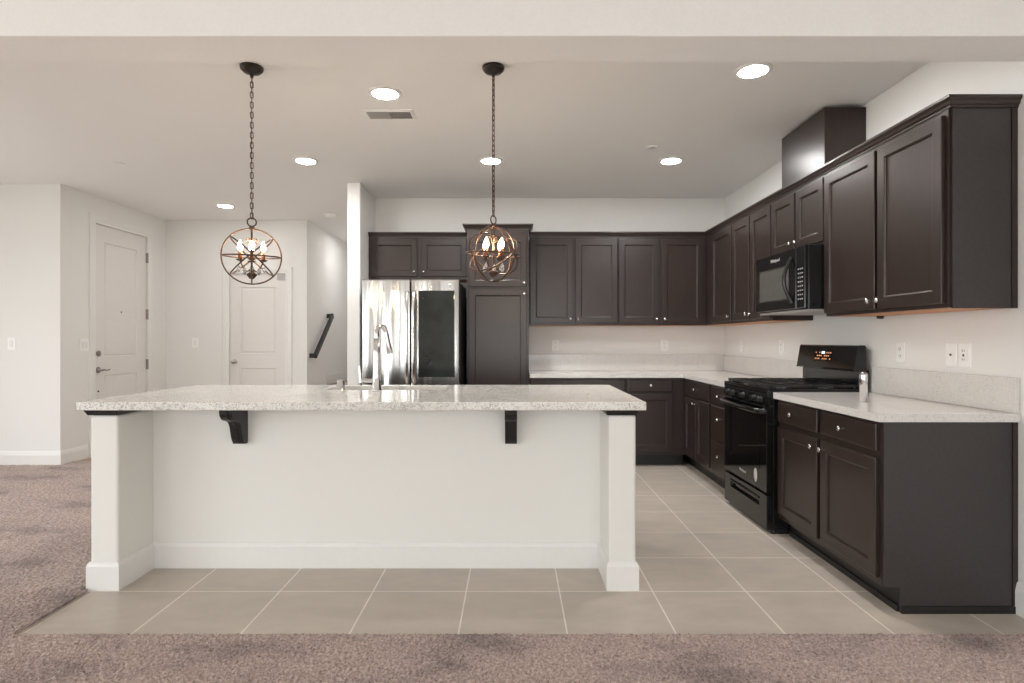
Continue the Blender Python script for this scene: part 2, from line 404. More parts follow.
# door_1: the tall front door on the entry wall, door_2: the closet door on the far wall
def casing(mb, x0, x1, z1, wd=.085, y0=-.018):
    pr = [(0, 0), (0, y0 * .55), (wd * .25, y0 * .6), (wd * .35, y0), (wd * .9, y0), (wd, y0 * .8), (wd, 0)]
    # left, right legs and head as mitred pieces in local xz, front towards -y
    for (o, y) in [(0, 0)]: pass
    mb.rects([(x0 - wd, x1 + wd, -1, z1 + wd, 0), (x0 - wd, x1 + wd, -1, z1 + wd, y0)], cap=False, back=False) if False else None
    def leg(sx, xa):
        pts = [(xa + sx * p, y) for p, y in pr]
        vs = [(p[0], p[1], 0.005) for p in pts] + [(p[0], p[1], z1 + abs(p[0] - xa)) for p in pts]
        k = len(pts); mb.add(vs, [list(range(k))[::-1], list(range(k, 2 * k))] + [(i, (i + 1) % k, k + (i + 1) % k, k + i) for i in range(k)])
    leg(-1, x0); leg(1, x1)
    k = len(pr)
    vs = [(x0 - p, y, z1 + p) for p, y in pr] + [(x1 + p, y, z1 + p) for p, y in pr]
    mb.add(vs, [list(range(k))[::-1], list(range(k, 2 * k))] + [(i, (i + 1) % k, k + (i + 1) % k, k + i) for i in range(k)])
    return mb
def door_slab(mb, W, H, panels, y=0.02, t=.04):
    """slab with moulded sunk panels, front at y"""
    xs = sorted({0, W} | {p[0] for p in panels} | {p[1] for p in panels}); zs = sorted({0.012, H} | {p[2] for p in panels} | {p[3] for p in panels})
    for i in range(len(xs) - 1):
        for j in range(len(zs) - 1):
            a, b, c, d = xs[i], xs[i + 1], zs[j], zs[j + 1]
            if any(p[0] <= a and b <= p[1] and p[2] <= c and d <= p[3] for p in panels): continue
            mb.add([(a, y, c), (b, y, c), (b, y, d), (a, y, d)], [(0, 1, 2, 3)])
    for (a, b, c, d) in panels:
        L = []
        for ins, dep in [(0, 0), (.006, .011), (.016, .012), (.030, .004), (.040, .004)]:
            L.append((a + ins, b - ins, c + ins, d - ins, y + dep))
        mb.rects(L, back=False)
    mb.add([(0, y, .012), (W, y, .012), (W, y + t, .012), (0, y + t, .012), (0, y, H), (W, y, H), (W, y + t, H), (0, y + t, H)],
           [(0, 1, 2, 3), (4, 5, 6, 7), (1, 2, 6, 5), (0, 3, 7, 4), (2, 3, 7, 6)])
    return mb
d1 = tag(bpy.data.objects.new('door_1', None), 'tall white two-panel front door with dark lever', kind='structure'); C.objects.link(d1)
d1.location = (XL, D1Y0, 0); d1.rotation_euler = (0, 0, PI / 2)
W1 = D1Y1 - D1Y0
door_slab(MB(), W1, D1Z, [(.17, W1 - .17, 1.06, 2.32), (.17, W1 - .17, .22, .86)]).build('door_panel', 'door', d1)
casing(MB(), 0, W1, D1Z + .004, .095).build('door_casing', 'trim', d1)
j = MB().box(-.0195, -.003, .001, .13, .006, D1Z + .019).box(W1 + .003, W1 + .0195, .001, .13, .006, D1Z + .019).box(-.003, W1 + .003, .001, .13, D1Z + .004, D1Z + .019)
j.build('door_frame', 'door', d1)
FR = RX(PI / 2)  # lathe axis z -> -y (out of the door)
lv = MB().lathe([(.001, 0), (.034, 0), (.034, .006), (.028, .012), (.012, .014), (.011, .045), (.001, .045)], 20, T=Tr(.075, .02, 0.92) @ FR)
lv.tube([(.075, -.025, .92), (.10, -.028, .922), (.15, -.028, .915), (.195, -.026, .922)], [.011, .010, .008, .007], 10)
lv.build('door_lever', 'gunmetal', d1)
MB().lathe([(.001, 0), (.032, 0), (.032, .010), (.026, .018), (.012, .02), (.001, .02)], 20, T=Tr(.075, .02, 1.10) @ FR).build('deadbolt', 'gunmetal', d1)
MB().lathe([(.001, 0), (.010, 0), (.010, .006), (.001, .008)], 14, T=Tr(.075, .02, .69) @ FR).build('lock_button', 'iron', d1)
MB().lathe([(.001, 0), (.009, 0), (.009, .004), (.001, .005)], 14, T=Tr(W1 / 2, .020, 1.565) @ FR).build('peephole', 'iron', d1)
for hz in (.95, 1.56, 2.25):
    h = MB().box(W1 - .004, W1 + .018, .004, .0195, hz - .06, hz + .06); h.tube([(W1 + .003, -.002, hz - .062), (W1 + .003, -.002, hz + .062)], .0085, 10)
    h.build('hinge', 'gunmetal', d1)
d2 = tag(bpy.data.objects.new('door_2', None), 'white two-panel interior door with round knob', kind='structure'); C.objects.link(d2)
d2.location = (D2X0, YF, 0)
W2 = D2X1 - D2X0
door_slab(MB(), W2, D2Z, [(.13, W2 - .13, 1.07, 1.93), (.13, W2 - .13, .22, .88)]).build('door_panel', 'door', d2)
casing(MB(), 0, W2, D2Z + .004, .085).build('door_casing', 'trim', d2)
j = MB().box(-.0195, -.003, .001, .13, .006, D2Z + .019).box(W2 + .003, W2 + .0195, .001, .13, .006, D2Z + .019).box(-.003, W2 + .003, .001, .13, D2Z + .004, D2Z + .019)
j.build('door_frame', 'door', d2)
MB().lathe([(.001, 0), (.031, 0), (.031, .006), (.013, .010), (.011, .030), (.022, .038), (.027, .050), (.022, .062), (.001, .066)], 20, T=Tr(.062, .02, .965) @ FR).build('door_knob', 'nickel', d2)
MB().cbox(W2 - .115, W2 - .008, .008, .0199, D2Z - .085, D2Z - .005, .003).build('grey_plate', 'plategrey', d2)

# stair hall
st = MB()
for i in range(3): st.box(XH + .02, -1.631, 7.62 + .27 * i, 7.62 + .27 * (i + 1), 0.001, .2 * (i + 1))
st.box(XH + .02, -1.631, 8.43, 9.849, 0.001, .6)
struct('stairs', st, 'carpet', 'carpeted steps up to a landing beyond the fridge wall')
struct('trim_1', MB().box(XH + .0005, XH + .019, 8.25, 9.849, .61, .745), 'trim', 'white skirting along the stair landing')
hr = thing('handrail', 'black sloped handrail on the stair hall wall', 'handrail', (XH, 7.64, 0))
a = Vector((.075, 0, 1.03)); b = Vector((.075, .74, 1.60))
dv = (b - a).normalized(); nv = Vector((0, -dv.z, dv.y))
def bar(mb, p, q, wx, wn):
    vs = []
    for c in (p, q):
        for sx, sn in ((-1, -1), (1, -1), (1, 1), (-1, 1)): vs.append(c + Vector((wx * sx, 0, 0)) + nv * (wn * sn))
    return mb.add(vs, [(3, 2, 1, 0), (4, 5, 6, 7), (0, 1, 5, 4), (1, 2, 6, 5), (2, 3, 7, 6), (3, 0, 4, 7)])
bar(MB(), a, b, .02, .032).build('rail', 'iron', hr, bevel=.005)
for t in (.02, .98):
    p = a.lerp(b, t); MB().box(.002, .06, p.y - .02, p.y + .02, p.z - .03, p.z + .03).build('return_bracket', 'iron', hr, bevel=.003)

# ------------------------------------------------------------------ kitchen cabinets
R90 = -PI / 2
KN = [(.0005, 0), (.007, 0), (.006, .006), (.0055, .014), (.012, .018), (.0145, .024), (.012, .029), (.0005, .031)]
_kn = MB().lathe(KN, 16); _kn_me = None
def knob(parent, x, y, z):
    global _kn_me
    if _kn_me is None:
        o = _kn.build('knob', 'nickel', parent); _kn_me = o.data
    else:
        o = bpy.data.objects.new('knob', _kn_me); C.objects.link(o); o.parent = parent
    o.location = (x, y, z); o.rotation_euler = (PI / 2, 0, 0); return o
DT = .02
def shaker(x0, x1, z0, z1, s=.058, y=0.0):
    L = [(x0, x1, z0, z1, y), (x0, x1, z0, z1, y - DT + .003), (x0 + .003, x1 - .003, z0 + .003, z1 - .003, y - DT),
         (x0 + s, x1 - s, z0 + s, z1 - s, y - DT), (x0 + s + .004, x1 - s - .004, z0 + s + .004, z1 - s - .004, y - DT + .004),
         (x0 + s + .009, x1 - s - .009, z0 + s + .009, z1 - s - .009, y - DT + .006), (x0 + s + .010, x1 - s - .010, z0 + s + .010, z1 - s - .010, y - DT + .011)]
    return MB().rects(L)
def flat_front(x0, x1, z0, z1, y=0.0):
    return MB().rects([(x0, x1, z0, z1, y), (x0, x1, z0, z1, y - DT + .005), (x0 + .004, x1 - .004, z0 + .004, z1 - .004, y - DT + .001), (x0 + .010, x1 - .010, z0 + .010, z1 - .010, y - DT)])
def cabinet(name, label, loc, rz, W, D, z0, z1, fronts, toe=0.0, group=None, under=True, side=None, drop=0.0):
    c = thing(name, label, 'cabinet', loc, rz, group)
    g = .002
    b = MB().box(g, W - g, 0, D - g, z0, z1)
    b.build('body', 'cab', c)
    if toe:
        MB().box(g, W - g, .075, D - g, 0.0, z0 - .0005).build('toe_kick', 'dark', c)
    elif under:
        MB().box(.016, W - .016, .02, D - .004, z0 - .002, z0 - .0002).build('underside', 'under', c)
    for f in fronts:
        kind, x0, x1, a, bb, kx, kz = f[:7]
        if kind == 'door': o = shaker(x0, x1, a, bb).build('door', 'cab', c)
        else: o = flat_front(x0, x1, a, bb).build('drawer', 'cab', c)
        if kx is not None: knob(o, kx, -DT + .001, kz)
    return c
UZ0, UZ1 = 1.40, 2.312
DZ0, DZ1 = 1.42, 2.288
XU = 2.0; XB = 1.70
# right wall cabinets: local x runs from far to near
def upr(name, label, yfar, W, fronts, z0=UZ0, group='upper cabinets over the range wall', **k):
    return cabinet(name, label, (XU, yfar, 0), R90, W, XR - XU, z0, UZ1, fronts, group=group, **k)
u1 = upr('upper_cabinet', 'widest dark upper cabinet, two tall doors, nearest the right edge of the photo', 3.735, 1.05,
    [('door', .008, .527, DZ0, DZ1, .498, DZ0 + .045), ('door', .552, 1.03, DZ0, DZ1, .581, DZ0 + .045)])
MB().box(1.0505, 1.058, .012, XR - XU - .03, UZ0 - .004, UZ1).build('end_panel', 'cabside', u1)
MB().box(1.0505, 1.062, XR - XU - .028, XR - XU - .004, UZ0 - .004, UZ1).build('scribe_strip', 'cab', u1)
upr('upper_cabinet', 'short dark two-door cabinet directly above the microwave', 4.497, .762,
    [('door', .010, .372, 1.885, DZ1, .343, 1.93), ('door', .396, .754, 1.885, DZ1, .425, 1.93)], z0=1.868, under=False)
upr('upper_cabinet', 'dark narrow two-door upper cabinet between the microwave and the corner', 5.305, .808,
    [('door', .012, .392, DZ0, DZ1, .363, DZ0 + .045), ('door', .414, .797, DZ0, DZ1, .443, DZ0 + .045)])
upr('upper_cabinet', 'single-door dark upper cabinet in the far right corner of the range wall', YB, YB - 5.305,
    [('door', YB - 5.835, YB - 5.325, DZ0, DZ1, YB - 5.354, DZ0 + .045)])
YU = 6.05
def upb(label, x0, x1, fronts, z0=UZ0, y=YU, z1=UZ1, **k):
    return cabinet('upper_cabinet', label, (x0, y, 0), 0, x1 - x0, YB - y, z0, z1, fronts, group='upper cabinets on the back wall', **k)
upb('dark two-door upper cabinet right beside the tall pantry', .168, 1.085, [('door', .010, .452, DZ0, DZ1, .424, DZ0 + .045), ('door', .476, .912, DZ0, DZ1, .504, DZ0 + .045)])
upb('dark two-door upper cabinet on the back wall next to the corner', 1.085, 1.997, [('door', .008, .420, DZ0, DZ1, .392, DZ0 + .045), ('door', .447, .875, DZ0, DZ1, .475, DZ0 + .045)])
upb('shallow dark two-door cabinet mounted above the refrigerator', -1.497, -.460, [('door', .022, .505, 1.905, 2.29, .475, 1.95), ('door', .545, 1.02, 1.905, 2.29, .575, 1.95)], z0=1.875, y=6.07)
CP = [(-.02, 0), (.005, 0), (.006, .010), (.011, .013), (.013, .017), (.016, .027), (.024, .036), (.026, .040), (.026, .051), (-.02, .051)]
def crown(path, z, label, f=1.0):
    o = MB().sweep(path, [(a * f if a > 0 else a, b + z) for a, b in CP]).build('crown_molding', 'cab'); return tag(o, label, 'molding', 'crown moldings')
crown([(.166, YU), (XU, YU), (XU, 2.674), (XR - .003, 2.674)], UZ1 + .0005, 'long dark crown molding along the tops of the corner upper cabinets')
crown([(-1.496, 6.07), (-.462, 6.07)], UZ1 + .0005, 'dark crown molding above the refrigerator cabinet')
# pantry
pan = cabinet('pantry_cabinet', 'tall dark pantry cabinet between the refrigerator and the counter', (-.455, 5.77, 0), 0, .613, YB - 5.77, .11, 2.335,
    [('door', .022, .59, 1.772, 2.27, .562, 1.81), ('door', .022, .59, .14, 1.748, .562, 1.70)], toe=.1)
crown([(-.453, YB - .32), (-.453, 5.77), (.156, 5.77), (.156, YB - .38)], 2.3355, 'dark crown molding wrapped around the top of the tall pantry', 1.65)
# chase box over the microwave cabinet
vc = MB().box(2.036, XR - .002, 3.822, 4.434, UZ1 + .075, 2.772)
tag(vc.build('duct_cover', 'cab', bevel=.003), 'dark wooden duct cover box above the microwave cabinet reaching the ceiling', 'duct cover')

# base cabinets
BZ = .876
def bar_(name, label, yfar, W, fronts, **k):
    return cabinet(name, label, (XB, yfar, 0), R90, W, XR - XB, .115, BZ, fronts, toe=.1, group='base cabinets along the range wall', **k)
b1 = bar_('base_cabinet', 'dark base cabinet with two drawers and two doors, nearest the camera on the right', 3.747, 1.055,
    [('drawer', .03, .508, .735, .862, .235, .80), ('drawer', .545, 1.035, .735, .862, .765, .80),
     ('door', .03, .508, .15, .70, .478, .655), ('door', .545, 1.035, .15, .70, .575, .655)])
pp = [(0, .118), (.075, .118), (.075, .0), (.606, 0), (.606, BZ), (0, BZ)]
MB().prism(pp, 'x', 1.0555, 1.068).build('end_panel', 'cabside', b1)
MB().box(1.0685, 1.078, .075, .606, 0.0, .032).build('shoe_trim', 'dark', b1)
MB().box(1.0685, 1.074, .585, .608, .033, BZ).build('scribe_strip', 'cab', b1)
MB().box(0.01, 1.055, .066, .0745, 0.0, .03).build('shoe_trim', 'dark', b1)
bar_('base_cabinet', 'dark three-drawer base cabinet on the far side of the range', 5.0, .49,
    [('drawer', .02, .478, .715, .862, .25, .79), ('drawer', .02, .478, .425, .70, .25, .60), ('drawer', .02, .478, .15, .41, .25, .30)])
bar_('base_cabinet', 'dark corner base cabinet with one drawer over two narrow doors', YB, YB - 5.0,
    [('drawer', .64, 1.355, .715, .862, 1.0, .79), ('door', .64, .99, .15, .70, .965, .66), ('door', 1.005, 1.355, .15, .70, 1.03, .66)])
def bab(label, x0, x1, fronts):
    return cabinet('base_cabinet', label, (x0, 5.77, 0), 0, x1 - x0, YB - 5.77, .115, BZ, fronts, toe=.1, group='base cabinets on the back wall')
bab('dark back-wall base cabinet with one drawer over one door beside the corner', 1.118, 1.697, [('drawer', .015, .452, .735, .862, .235, .80), ('door', .015, .452, .15, .715, None, None)])
bab('dark base cabinet on the back wall next to the pantry, behind the island', .162, 1.116, [('drawer', .012, .942, .735, .862, None, None), ('door', .012, .47, .15, .715, .44, .67), ('door', .484, .942, .15, .715, .514, .67)])

# countertops and backsplashes
def slab(pts, z0, z1, name, mat, label, hole=None, bevel=.004):
    o = MB().prism(pts, 'z', z0, z1).build(name, mat, bevel=bevel); return tag(o, label, 'countertop')
slab([(1.665, 2.66), (XR - .001, 2.66), (XR - .001, 3.747), (1.665, 3.747)], BZ + .0005, .915, 'countertop', 'quartz', 'pale quartz countertop on the near side of the range')
slab([(.164, 5.735), (1.665, 5.735), (1.665, 4.512), (XR - .001, 4.512), (XR - .001, YB - .001), (.164, YB - .001)], BZ + .0005, .915, 'countertop', 'quartz', 'pale quartz L-shaped countertop running round the far corner')
def splash(mb, label):
    o = mb.build('backsplash', 'quartz', bevel=.002); return tag(o, label, 'backsplash', 'low quartz backsplashes')
splash(MB().box(XR - .022, XR - .001, 2.665, 3.73, .9155, 1.078), 'low quartz backsplash strip at the right below the double outlets')
splash(MB().box(XR - .022, XR - .001, 4.53, YB - .0225, .9155, 1.078), 'low quartz backsplash strip left of the range on the range wall')
splash(MB().box(.166, XR - .001, YB - .022, YB - .001, .9155, 1.09), 'low quartz backsplash strip along the back wall')

# ------------------------------------------------------------------ range
rg = thing('gas_range', 'black freestanding gas range between the base cabinets', 'range', (1.64, 4.51, 0), R90)
RW = .757
MB().box(.003, RW - .003, .03, .64, .03, .90).build('body', 'black', rg, bevel=.004)
MB().box(.015, RW - .015, .06, .60, .0, .03).build('base_skirt', 'dark', rg)
ct = MB().box(0, RW, -.012, .60, .9005, .925); ct.box(0, RW, -.012, .004, .925, .936); ct.box(0, .012, .004, .6, .925, .936); ct.box(RW - .012, RW, .004, .6, .925, .936)
ct.build('cooktop', 'black', rg, bevel=.004)
cp = MB().prism([(0.03, .825), (.0, .825), (-.012, .9), (.03, .9)], 'x', .003, RW - .003); cp.build('control_panel', 'black', rg, bevel=.003)
for i, x in enumerate((.09, .19, .3785, .567, .667)):
    T = Tr(x, -.006, .862) @ RX(PI / 2)
    kb = MB().lathe([(.001, 0), (.022, 0), (.022, .006), (.019, .010), (.017, .026), (.001, .028)], 20, T=T); kb.box(x - .004, x + .004, -.045, -.03, .845, .879)
    kb.build('burner_knob', 'iron', rg)
dr = MB().rects([(.004, RW - .004, .262, .818, .028), (.004, RW - .004, .262, .818, -.008), (.008, RW - .008, .266, .814, -.012), (.03, RW - .03, .286, .794, -.012)]).build('oven_door', 'blackglass', rg)
MB().rects([(.11, RW - .11, .40, .73, -.0121), (.11, RW - .11, .40, .73, -.0135), (.125, RW - .125, .415, .715, -.0135), (.13, RW - .13, .42, .71, -.0125)]).build('oven_window', 'blackglass', dr)
hd = MB().tube([(.02, -.012, .79), (.03, -.05, .79), (.08, -.062, .789), (RW / 2, -.066, .789), (RW - .08, -.062, .789), (RW - .03, -.05, .79), (RW - .02, -.012, .79)], .017, 12, rz=.012); hd.build('oven_handle', 'black', dr)
MB().lathe([(.001, 0), (.5, 0), (.5, .02), (.001, .03)], 20, T=Tr(RW * .77, -.012, .345) @ RX(PI / 2) @ Matrix.Diagonal((.052, .095, .05, 1))).build('sticker', 'sticker', dr)
dw = MB()
dw.rects([(.004, RW - .004, .028, .245, .028), (.004, RW - .004, .028, .245, -.006), (.008, RW - .008, .032, .241, -.010), (.12, RW - .12, .155, .205, -.010), (.13, RW - .13, .16, .20, .012)])
dw.build('storage_drawer', 'black', rg)
MB().tube([(.125, -.011, .207), (RW / 2, -.016, .209), (RW - .125, -.011, .207)], .007, 8).build('drawer_pull', 'black', rg)
for x in (.03, RW - .03): MB().lathe([(.001, 0), (.018, 0), (.018, .012), (.012, .03), (.001, .028)], 14, T=Tr(x, .045, 0)).build('foot', 'iron', rg)
gr = []
for gx0, gx1 in ((.02, .255), (.262, .495), (.502, .737)):
    g = MB(); z0, z1 = .944, .958
    for y in (.02, .30, .575): g.box(gx0, gx1, y - .007, y + .007, z0, z1)
    for x in (gx0, gx1 - .012): g.box(x, x + .012, .02, .575, z0, z1)
    cx = (gx0 + gx1) / 2
    g.box(cx - .005, cx + .005, .02, .575, z0, z1)
    for y in (.16, .44): g.box(gx0, gx1, y - .005, y + .005, z0, z1)
    for x in (gx0 + .004, gx1 - .014):
        for y in (.018, .565): g.box(x, x + .010, y, y + .010, .9255, z0)
    g.build('grate', 'iron', rg)
for x, y in ((.137, .16), (.137, .44), (.3785, .30), (.62, .16), (.62, .44)):
    MB().lathe([(.001, 0), (.045, 0), (.045, .006), (.034, .008), (.034, .014), (.001, .016)], 18, T=Tr(x, y, .9255)).build('burner', 'iron', rg)
MB().box(.012, RW - .012, .585, .652, .9255, 1.055).build('backguard_base', 'black', rg, bevel=.006)
bgp = MB().prism([(.625, 1.045), (.545, 1.045), (.548, 1.06), (.572, 1.205), (.580, 1.215), (.618, 1.215), (.625, 1.205)], 'x', .0, RW).build('backguard', 'black', rg, bevel=.012)
# display tilted with the panel
ang = math.atan2(.03, .17)
TD = Tr(RW * .47, .5445 + .03 * .55, 1.045 + .17 * .55) @ RX(-ang)
MB().box(-.115, .115, -.0015, .003, -.038, .042, T=TD).build('clock_display', 'blackglass', rg)
dg = MB()
for i in range(9):
    for jz in (-1, 0, 1):
        if (i * 3 + jz * 5) % 4 != 0 and not (jz == 1 and 3 <= i <= 5): dg.box(-.1 + i * .024, -.1 + i * .024 + .012, -.0025, -.0016, jz * .022 - .005, jz * .022 + .004, T=TD)
dg.build('display_marks', 'led', rg)
MB().box(-.02, .022, -.0028, -.0016, .014, .03, T=TD).build('clock_digits', 'ledblue', rg)

# text on the appliances
def text(body, size, T, mat, parent, name, ext=.0006, align='CENTER'):
    cu = bpy.data.curves.new(name, 'FONT'); cu.body = body; cu.size = size; cu.align_x = align; cu.align_y = 'CENTER'; cu.extrude = ext; cu.resolution_u = 2
    tmp = bpy.data.objects.new(name + '_tmp', cu); C.objects.link(tmp)
    dg_ = bpy.context.evaluated_depsgraph_get(); dg_.update()
    me = bpy.data.meshes.new_from_object(tmp.evaluated_get(dg_)); bpy.data.objects.remove(tmp)
    me.transform(T); me.materials.clear(); me.materials.append(M[mat])
    o = bpy.data.objects.new(name, me); C.objects.link(o); o.parent = parent; return o
text('Whirlpool', .028, Tr(RW * .48, -.0127, .325) @ RX(PI / 2), 'badge', dr, 'badge')

# ------------------------------------------------------------------ microwave
mw = thing('microwave', 'black over-the-range microwave hung below the short cabinet', 'microwave', (1.89, 4.495, 0), R90)
MZ0, MZ1 = 1.437, 1.863
MB().box(.003, RW - .003, .0, XR - 1.89 - .003, MZ0 + .012, MZ1).build('case', 'black', mw, bevel=.004)
md = MB().rects([(.003, .635, MZ0 + .02, MZ1 - .003, 0), (.003, .635, MZ0 + .02, MZ1 - .003, -.020), (.007, .631, MZ0 + .024, MZ1 - .007, -.024),
    (.055, .535, MZ0 + .085, MZ1 - .105, -.024), (.062, .528, MZ0 + .092, MZ1 - .112, -.018)], cap=True).build('microwave_door', 'black', mw)
MB().rects([(.064, .526, MZ0 + .094, MZ1 - .114, -.0182), (.064, .526, MZ0 + .094, MZ1 - .114, -.0195)]).build('door_window', 'mwglass', md)
hp = []
for i in range(13):
    t = i / 12; hp.append((.585 - .012 * math.sin(PI * t), -.026 - .048 * math.sin(PI * t), MZ0 + .06 + (MZ1 - MZ0 - .12) * t))
MB().tube(hp, .012, 10).build('door_handle', 'black', md)
MB().rects([(.640, RW - .003, MZ0 + .02, MZ1 - .003, 0), (.640, RW - .003, MZ0 + .02, MZ1 - .003, -.020), (.644, RW - .007, MZ0 + .024, MZ1 - .007, -.024)]).build('keypad_panel', 'black', mw)
kp = MB()
for r_ in range(8):
    for c_ in range(3): kp.box(.664 + c_ * .026, .664 + c_ * .026 + .013, -.0252, -.0238, MZ0 + .075 + r_ * .028, MZ0 + .075 + r_ * .028 + .008)
kp.build('keypad_marks', 'plategrey', mw)
MB().box(.02, RW - .02, .0, .40, MZ0, MZ0 + .0115).build('vent_underside', 'plategrey', mw, bevel=.003)
text('Whirlpool', .034, Tr(.33, -.0248, MZ1 - .05) @ RX(PI / 2), 'badge', md, 'badge')

# ------------------------------------------------------------------ refrigerator
fr = thing('refrigerator', 'stainless french-door refrigerator with dark glass panel on its right door', 'refrigerator', (-1.40, 5.405, 0))
FW = .905
MB().box(.004, FW - .004, .075, .80, .02, 1.79).build('case', 'iron', fr, bevel=.004)
def fdoor(x0, x1, z0, z1, ext=()):
    r = .012
    L = [(x0, x1, z0, z1, .070), (x0, x1, z0, z1, r), (x0 + .004, x1 - .004, z0 + .003, z1 - .003, .003), (x0 + r, x1 - r, z0 + r, z1 - r, 0)]
    return MB().rects(L + list(ext))
ld = fdoor(.002, .447, .72, 1.81).build('left_door', 'steel', fr)
rd = fdoor(.457, FW - .002, .72, 1.81, ).build('right_door', 'steel', fr)
fd = fdoor(.002, FW - .002, .06, .705).build('freezer_drawer', 'steel', fr)
MB().rects([(.526, FW - .044, .905, 1.705, -.0002), (.526, FW - .044, .905, 1.705, -.004), (.532, FW - .05, .911, 1.699, -.005)]).build('glass_panel', 'fglass', rd)
# frame around a paler view through the glass
def fhandle(x, parent):
    pts = []
    for i in range(15):
        t = i / 14; pts.append((x, -.020 - .030 * min(1, 6 * min(t, 1 - t)), .86 + .83 * t))
    pts = [(x, .001, .86)] + pts + [(x, .001, 1.69)]
    MB().tube(pts, .017, 12).build('door_handle', 'nickel', parent)
fhandle(.423, ld); fhandle(.486, rd)
MB().tube([(.10, .001, .64), (.11, -.045, .64), (.45, -.05, .64), (FW - .11, -.045, .64), (FW - .10, .001, .64)], .014, 12).build('drawer_handle', 'nickel', fd)
lg = MB().lathe([(.001, 0), (.017, 0), (.017, .002), (.001, .0025)], 24, T=Tr(FW - .085, -.0002, 1.755) @ RX(PI / 2)); lg.build('round_emblem', 'badge', rd)
ex = text('LG', .017, Tr(FW - .085, -.0032, 1.755) @ RX(PI / 2), 'plategrey', rd, 'badge')
mkx = MB().box(.484, .490, -.0692, -.0668, 1.31, 1.335).build('handle_mark', 'iron', rd)
MB().box(.484, .490, -.0692, -.0668, 1.345, 1.36).build('handle_mark', 'iron', rd)
for x in (.03, FW - .10): MB().box(x, x + .07, .075, .2, 1.7905, 1.812).build('hinge_cover', 'plategrey', fr, bevel=.004)
for x in (.05, FW - .05): MB().lathe([(.001, 0), (.02, 0), (.02, .02), (.001, .02)], 12, T=Tr(x, .12, 0)).build('foot', 'iron', fr)

# ------------------------------------------------------------------ island
isl = thing('kitchen_island', 'white island half wall with square end columns and dark corbels', 'island', (-.75, 3.4, 0))
ox, oy = -.75, 3.4
CZ = .874
cl0, cl1, cr0, cr1 = -2.114, -1.975, .4785, .615
cy = .005 * F_PX; py = .00549 * F_PX
def iw(mb, name, mat, bevel=0): return mb.build(name, mat, isl, origin=(ox, oy, 0), bevel=bevel) if False else _iw(mb, name, mat, bevel)
def _iw(mb, name, mat, bevel):
    mb.v = [(p[0] - ox, p[1] - oy, p[2]) for p in mb.v]; return mb.build(name, mat, isl, bevel=bevel)
_iw(MB().box(cl0, cl1, cy, 3.33, 0, CZ), 'column', 'island', .012)
_iw(MB().box(cr0, cr1, cy, 3.33, 0, CZ), 'column', 'island', .012)
_iw(MB().box(cl1 + .0005, cr0 - .0005, py, 3.33, 0, CZ + .027), 'half_wall', 'island', 0)
t1 = .013; BH = .142
IP = [(0, 0), (t1, 0), (t1, BH - .022), (t1 - .004, BH - .010), (.003, BH), (0, BH)]
path = [(cl0, 3.329), (cl0, cy), (cl1, cy), (cl1, py), (cr0, py), (cr0, cy), (cr1, cy), (cr1, 3.329)]
pathr = path[::1]
_iw(MB().sweep(pathr, [(a, b) for a, b in IP]), 'baseboard', 'trim', .003)
# dark wood caps between columns and stone, corner chamfer
for x0, x1 in ((cl0, cl1), (cr0, cr1)):
    e = .022
    p = MB(); 
    lo = (x0 - .008, x1 + .004, cy - .008); hi = (x0 - e, x1 + .010, cy - e)
    vs = [(lo[0], lo[2], CZ), (lo[1], lo[2], CZ), (lo[1], 3.329, CZ), (lo[0], 3.329, CZ), (hi[0], hi[2], CZ + .028), (hi[1], hi[2], CZ + .028), (hi[1], 3.329, CZ + .028), (hi[0], 3.329, CZ + .028)]
    vs = [(a, b, c + .0005) for a, b, c in vs]
    p.add(vs, [(3, 2, 1, 0), (4, 5, 6, 7), (0, 1, 5, 4), (1, 2, 6, 5), (2, 3, 7, 6), (3, 0, 4, 7)])
    _iw(p, 'column_cap', 'dark', .002)
# cabinets on the kitchen side
shell = MB().box(cl0 + .03, cl0 + .05, 3.331, 3.91, .11, .9035).box(cr1 - .04, cr1 - .02, 3.331, 3.91, .11, .9035).box(cl0 + .05, cr1 - .04, 3.331, 3.91, .11, .13)
shell.box(cl0 + .05, cr1 - .04, 3.331, 3.345, .13, .9035)
for xd in (-1.30, -.30): shell.box(xd, xd + .018, 3.345, 3.91, .13, .9035)
_iw(shell, 'cabinet_body', 'cab', 0)
_iw(MB().box(cl0 + .03, cr1 - .02, 3.331, 3.83, 0, .1095), 'toe_kick', 'dark', 0)
for i in range(4):
    xa = cl0 + .05 + i * .665
    mb = shaker(-(xa + .64), -xa, .15, .87); mb.v = [(-p[0], 3.9105 - p[1], p[2]) for p in mb.v]
    dd = _iw(mb, 'cabinet_door', 'cab', 0)
# corbels
prof = []
Hc = .215
prof = [(0, 0), (-.190, 0), (-.190, -.014), (-.187, -.034), (-.180, -.050), (-.168, -.063), (-.152, -.071), (-.134, -.076), (-.114, -.081), (-.097, -.090),
        (-.085, -.104), (-.076, -.122), (-.070, -.142), (-.064, -.163), (-.055, -.187), (-.045, -.203), (-.034, -Hc), (0, -Hc)]
def corbel(xc):
    w2 = .032; zt = .9005
    c = MB().prism([(py - .0005 + a, zt + b) for a, b in prof], 'x', xc - w2, xc + w2)
    rib = [(py - .0005 + (a - .004 if a else 0), zt - .002 + b * .985) for a, b in prof]; c.prism(rib, 'x', xc - .011, xc + .011)
    o = _iw(c, 'corbel', 'dark', .003)
    return o
corbel(-1.487); corbel(-.011)

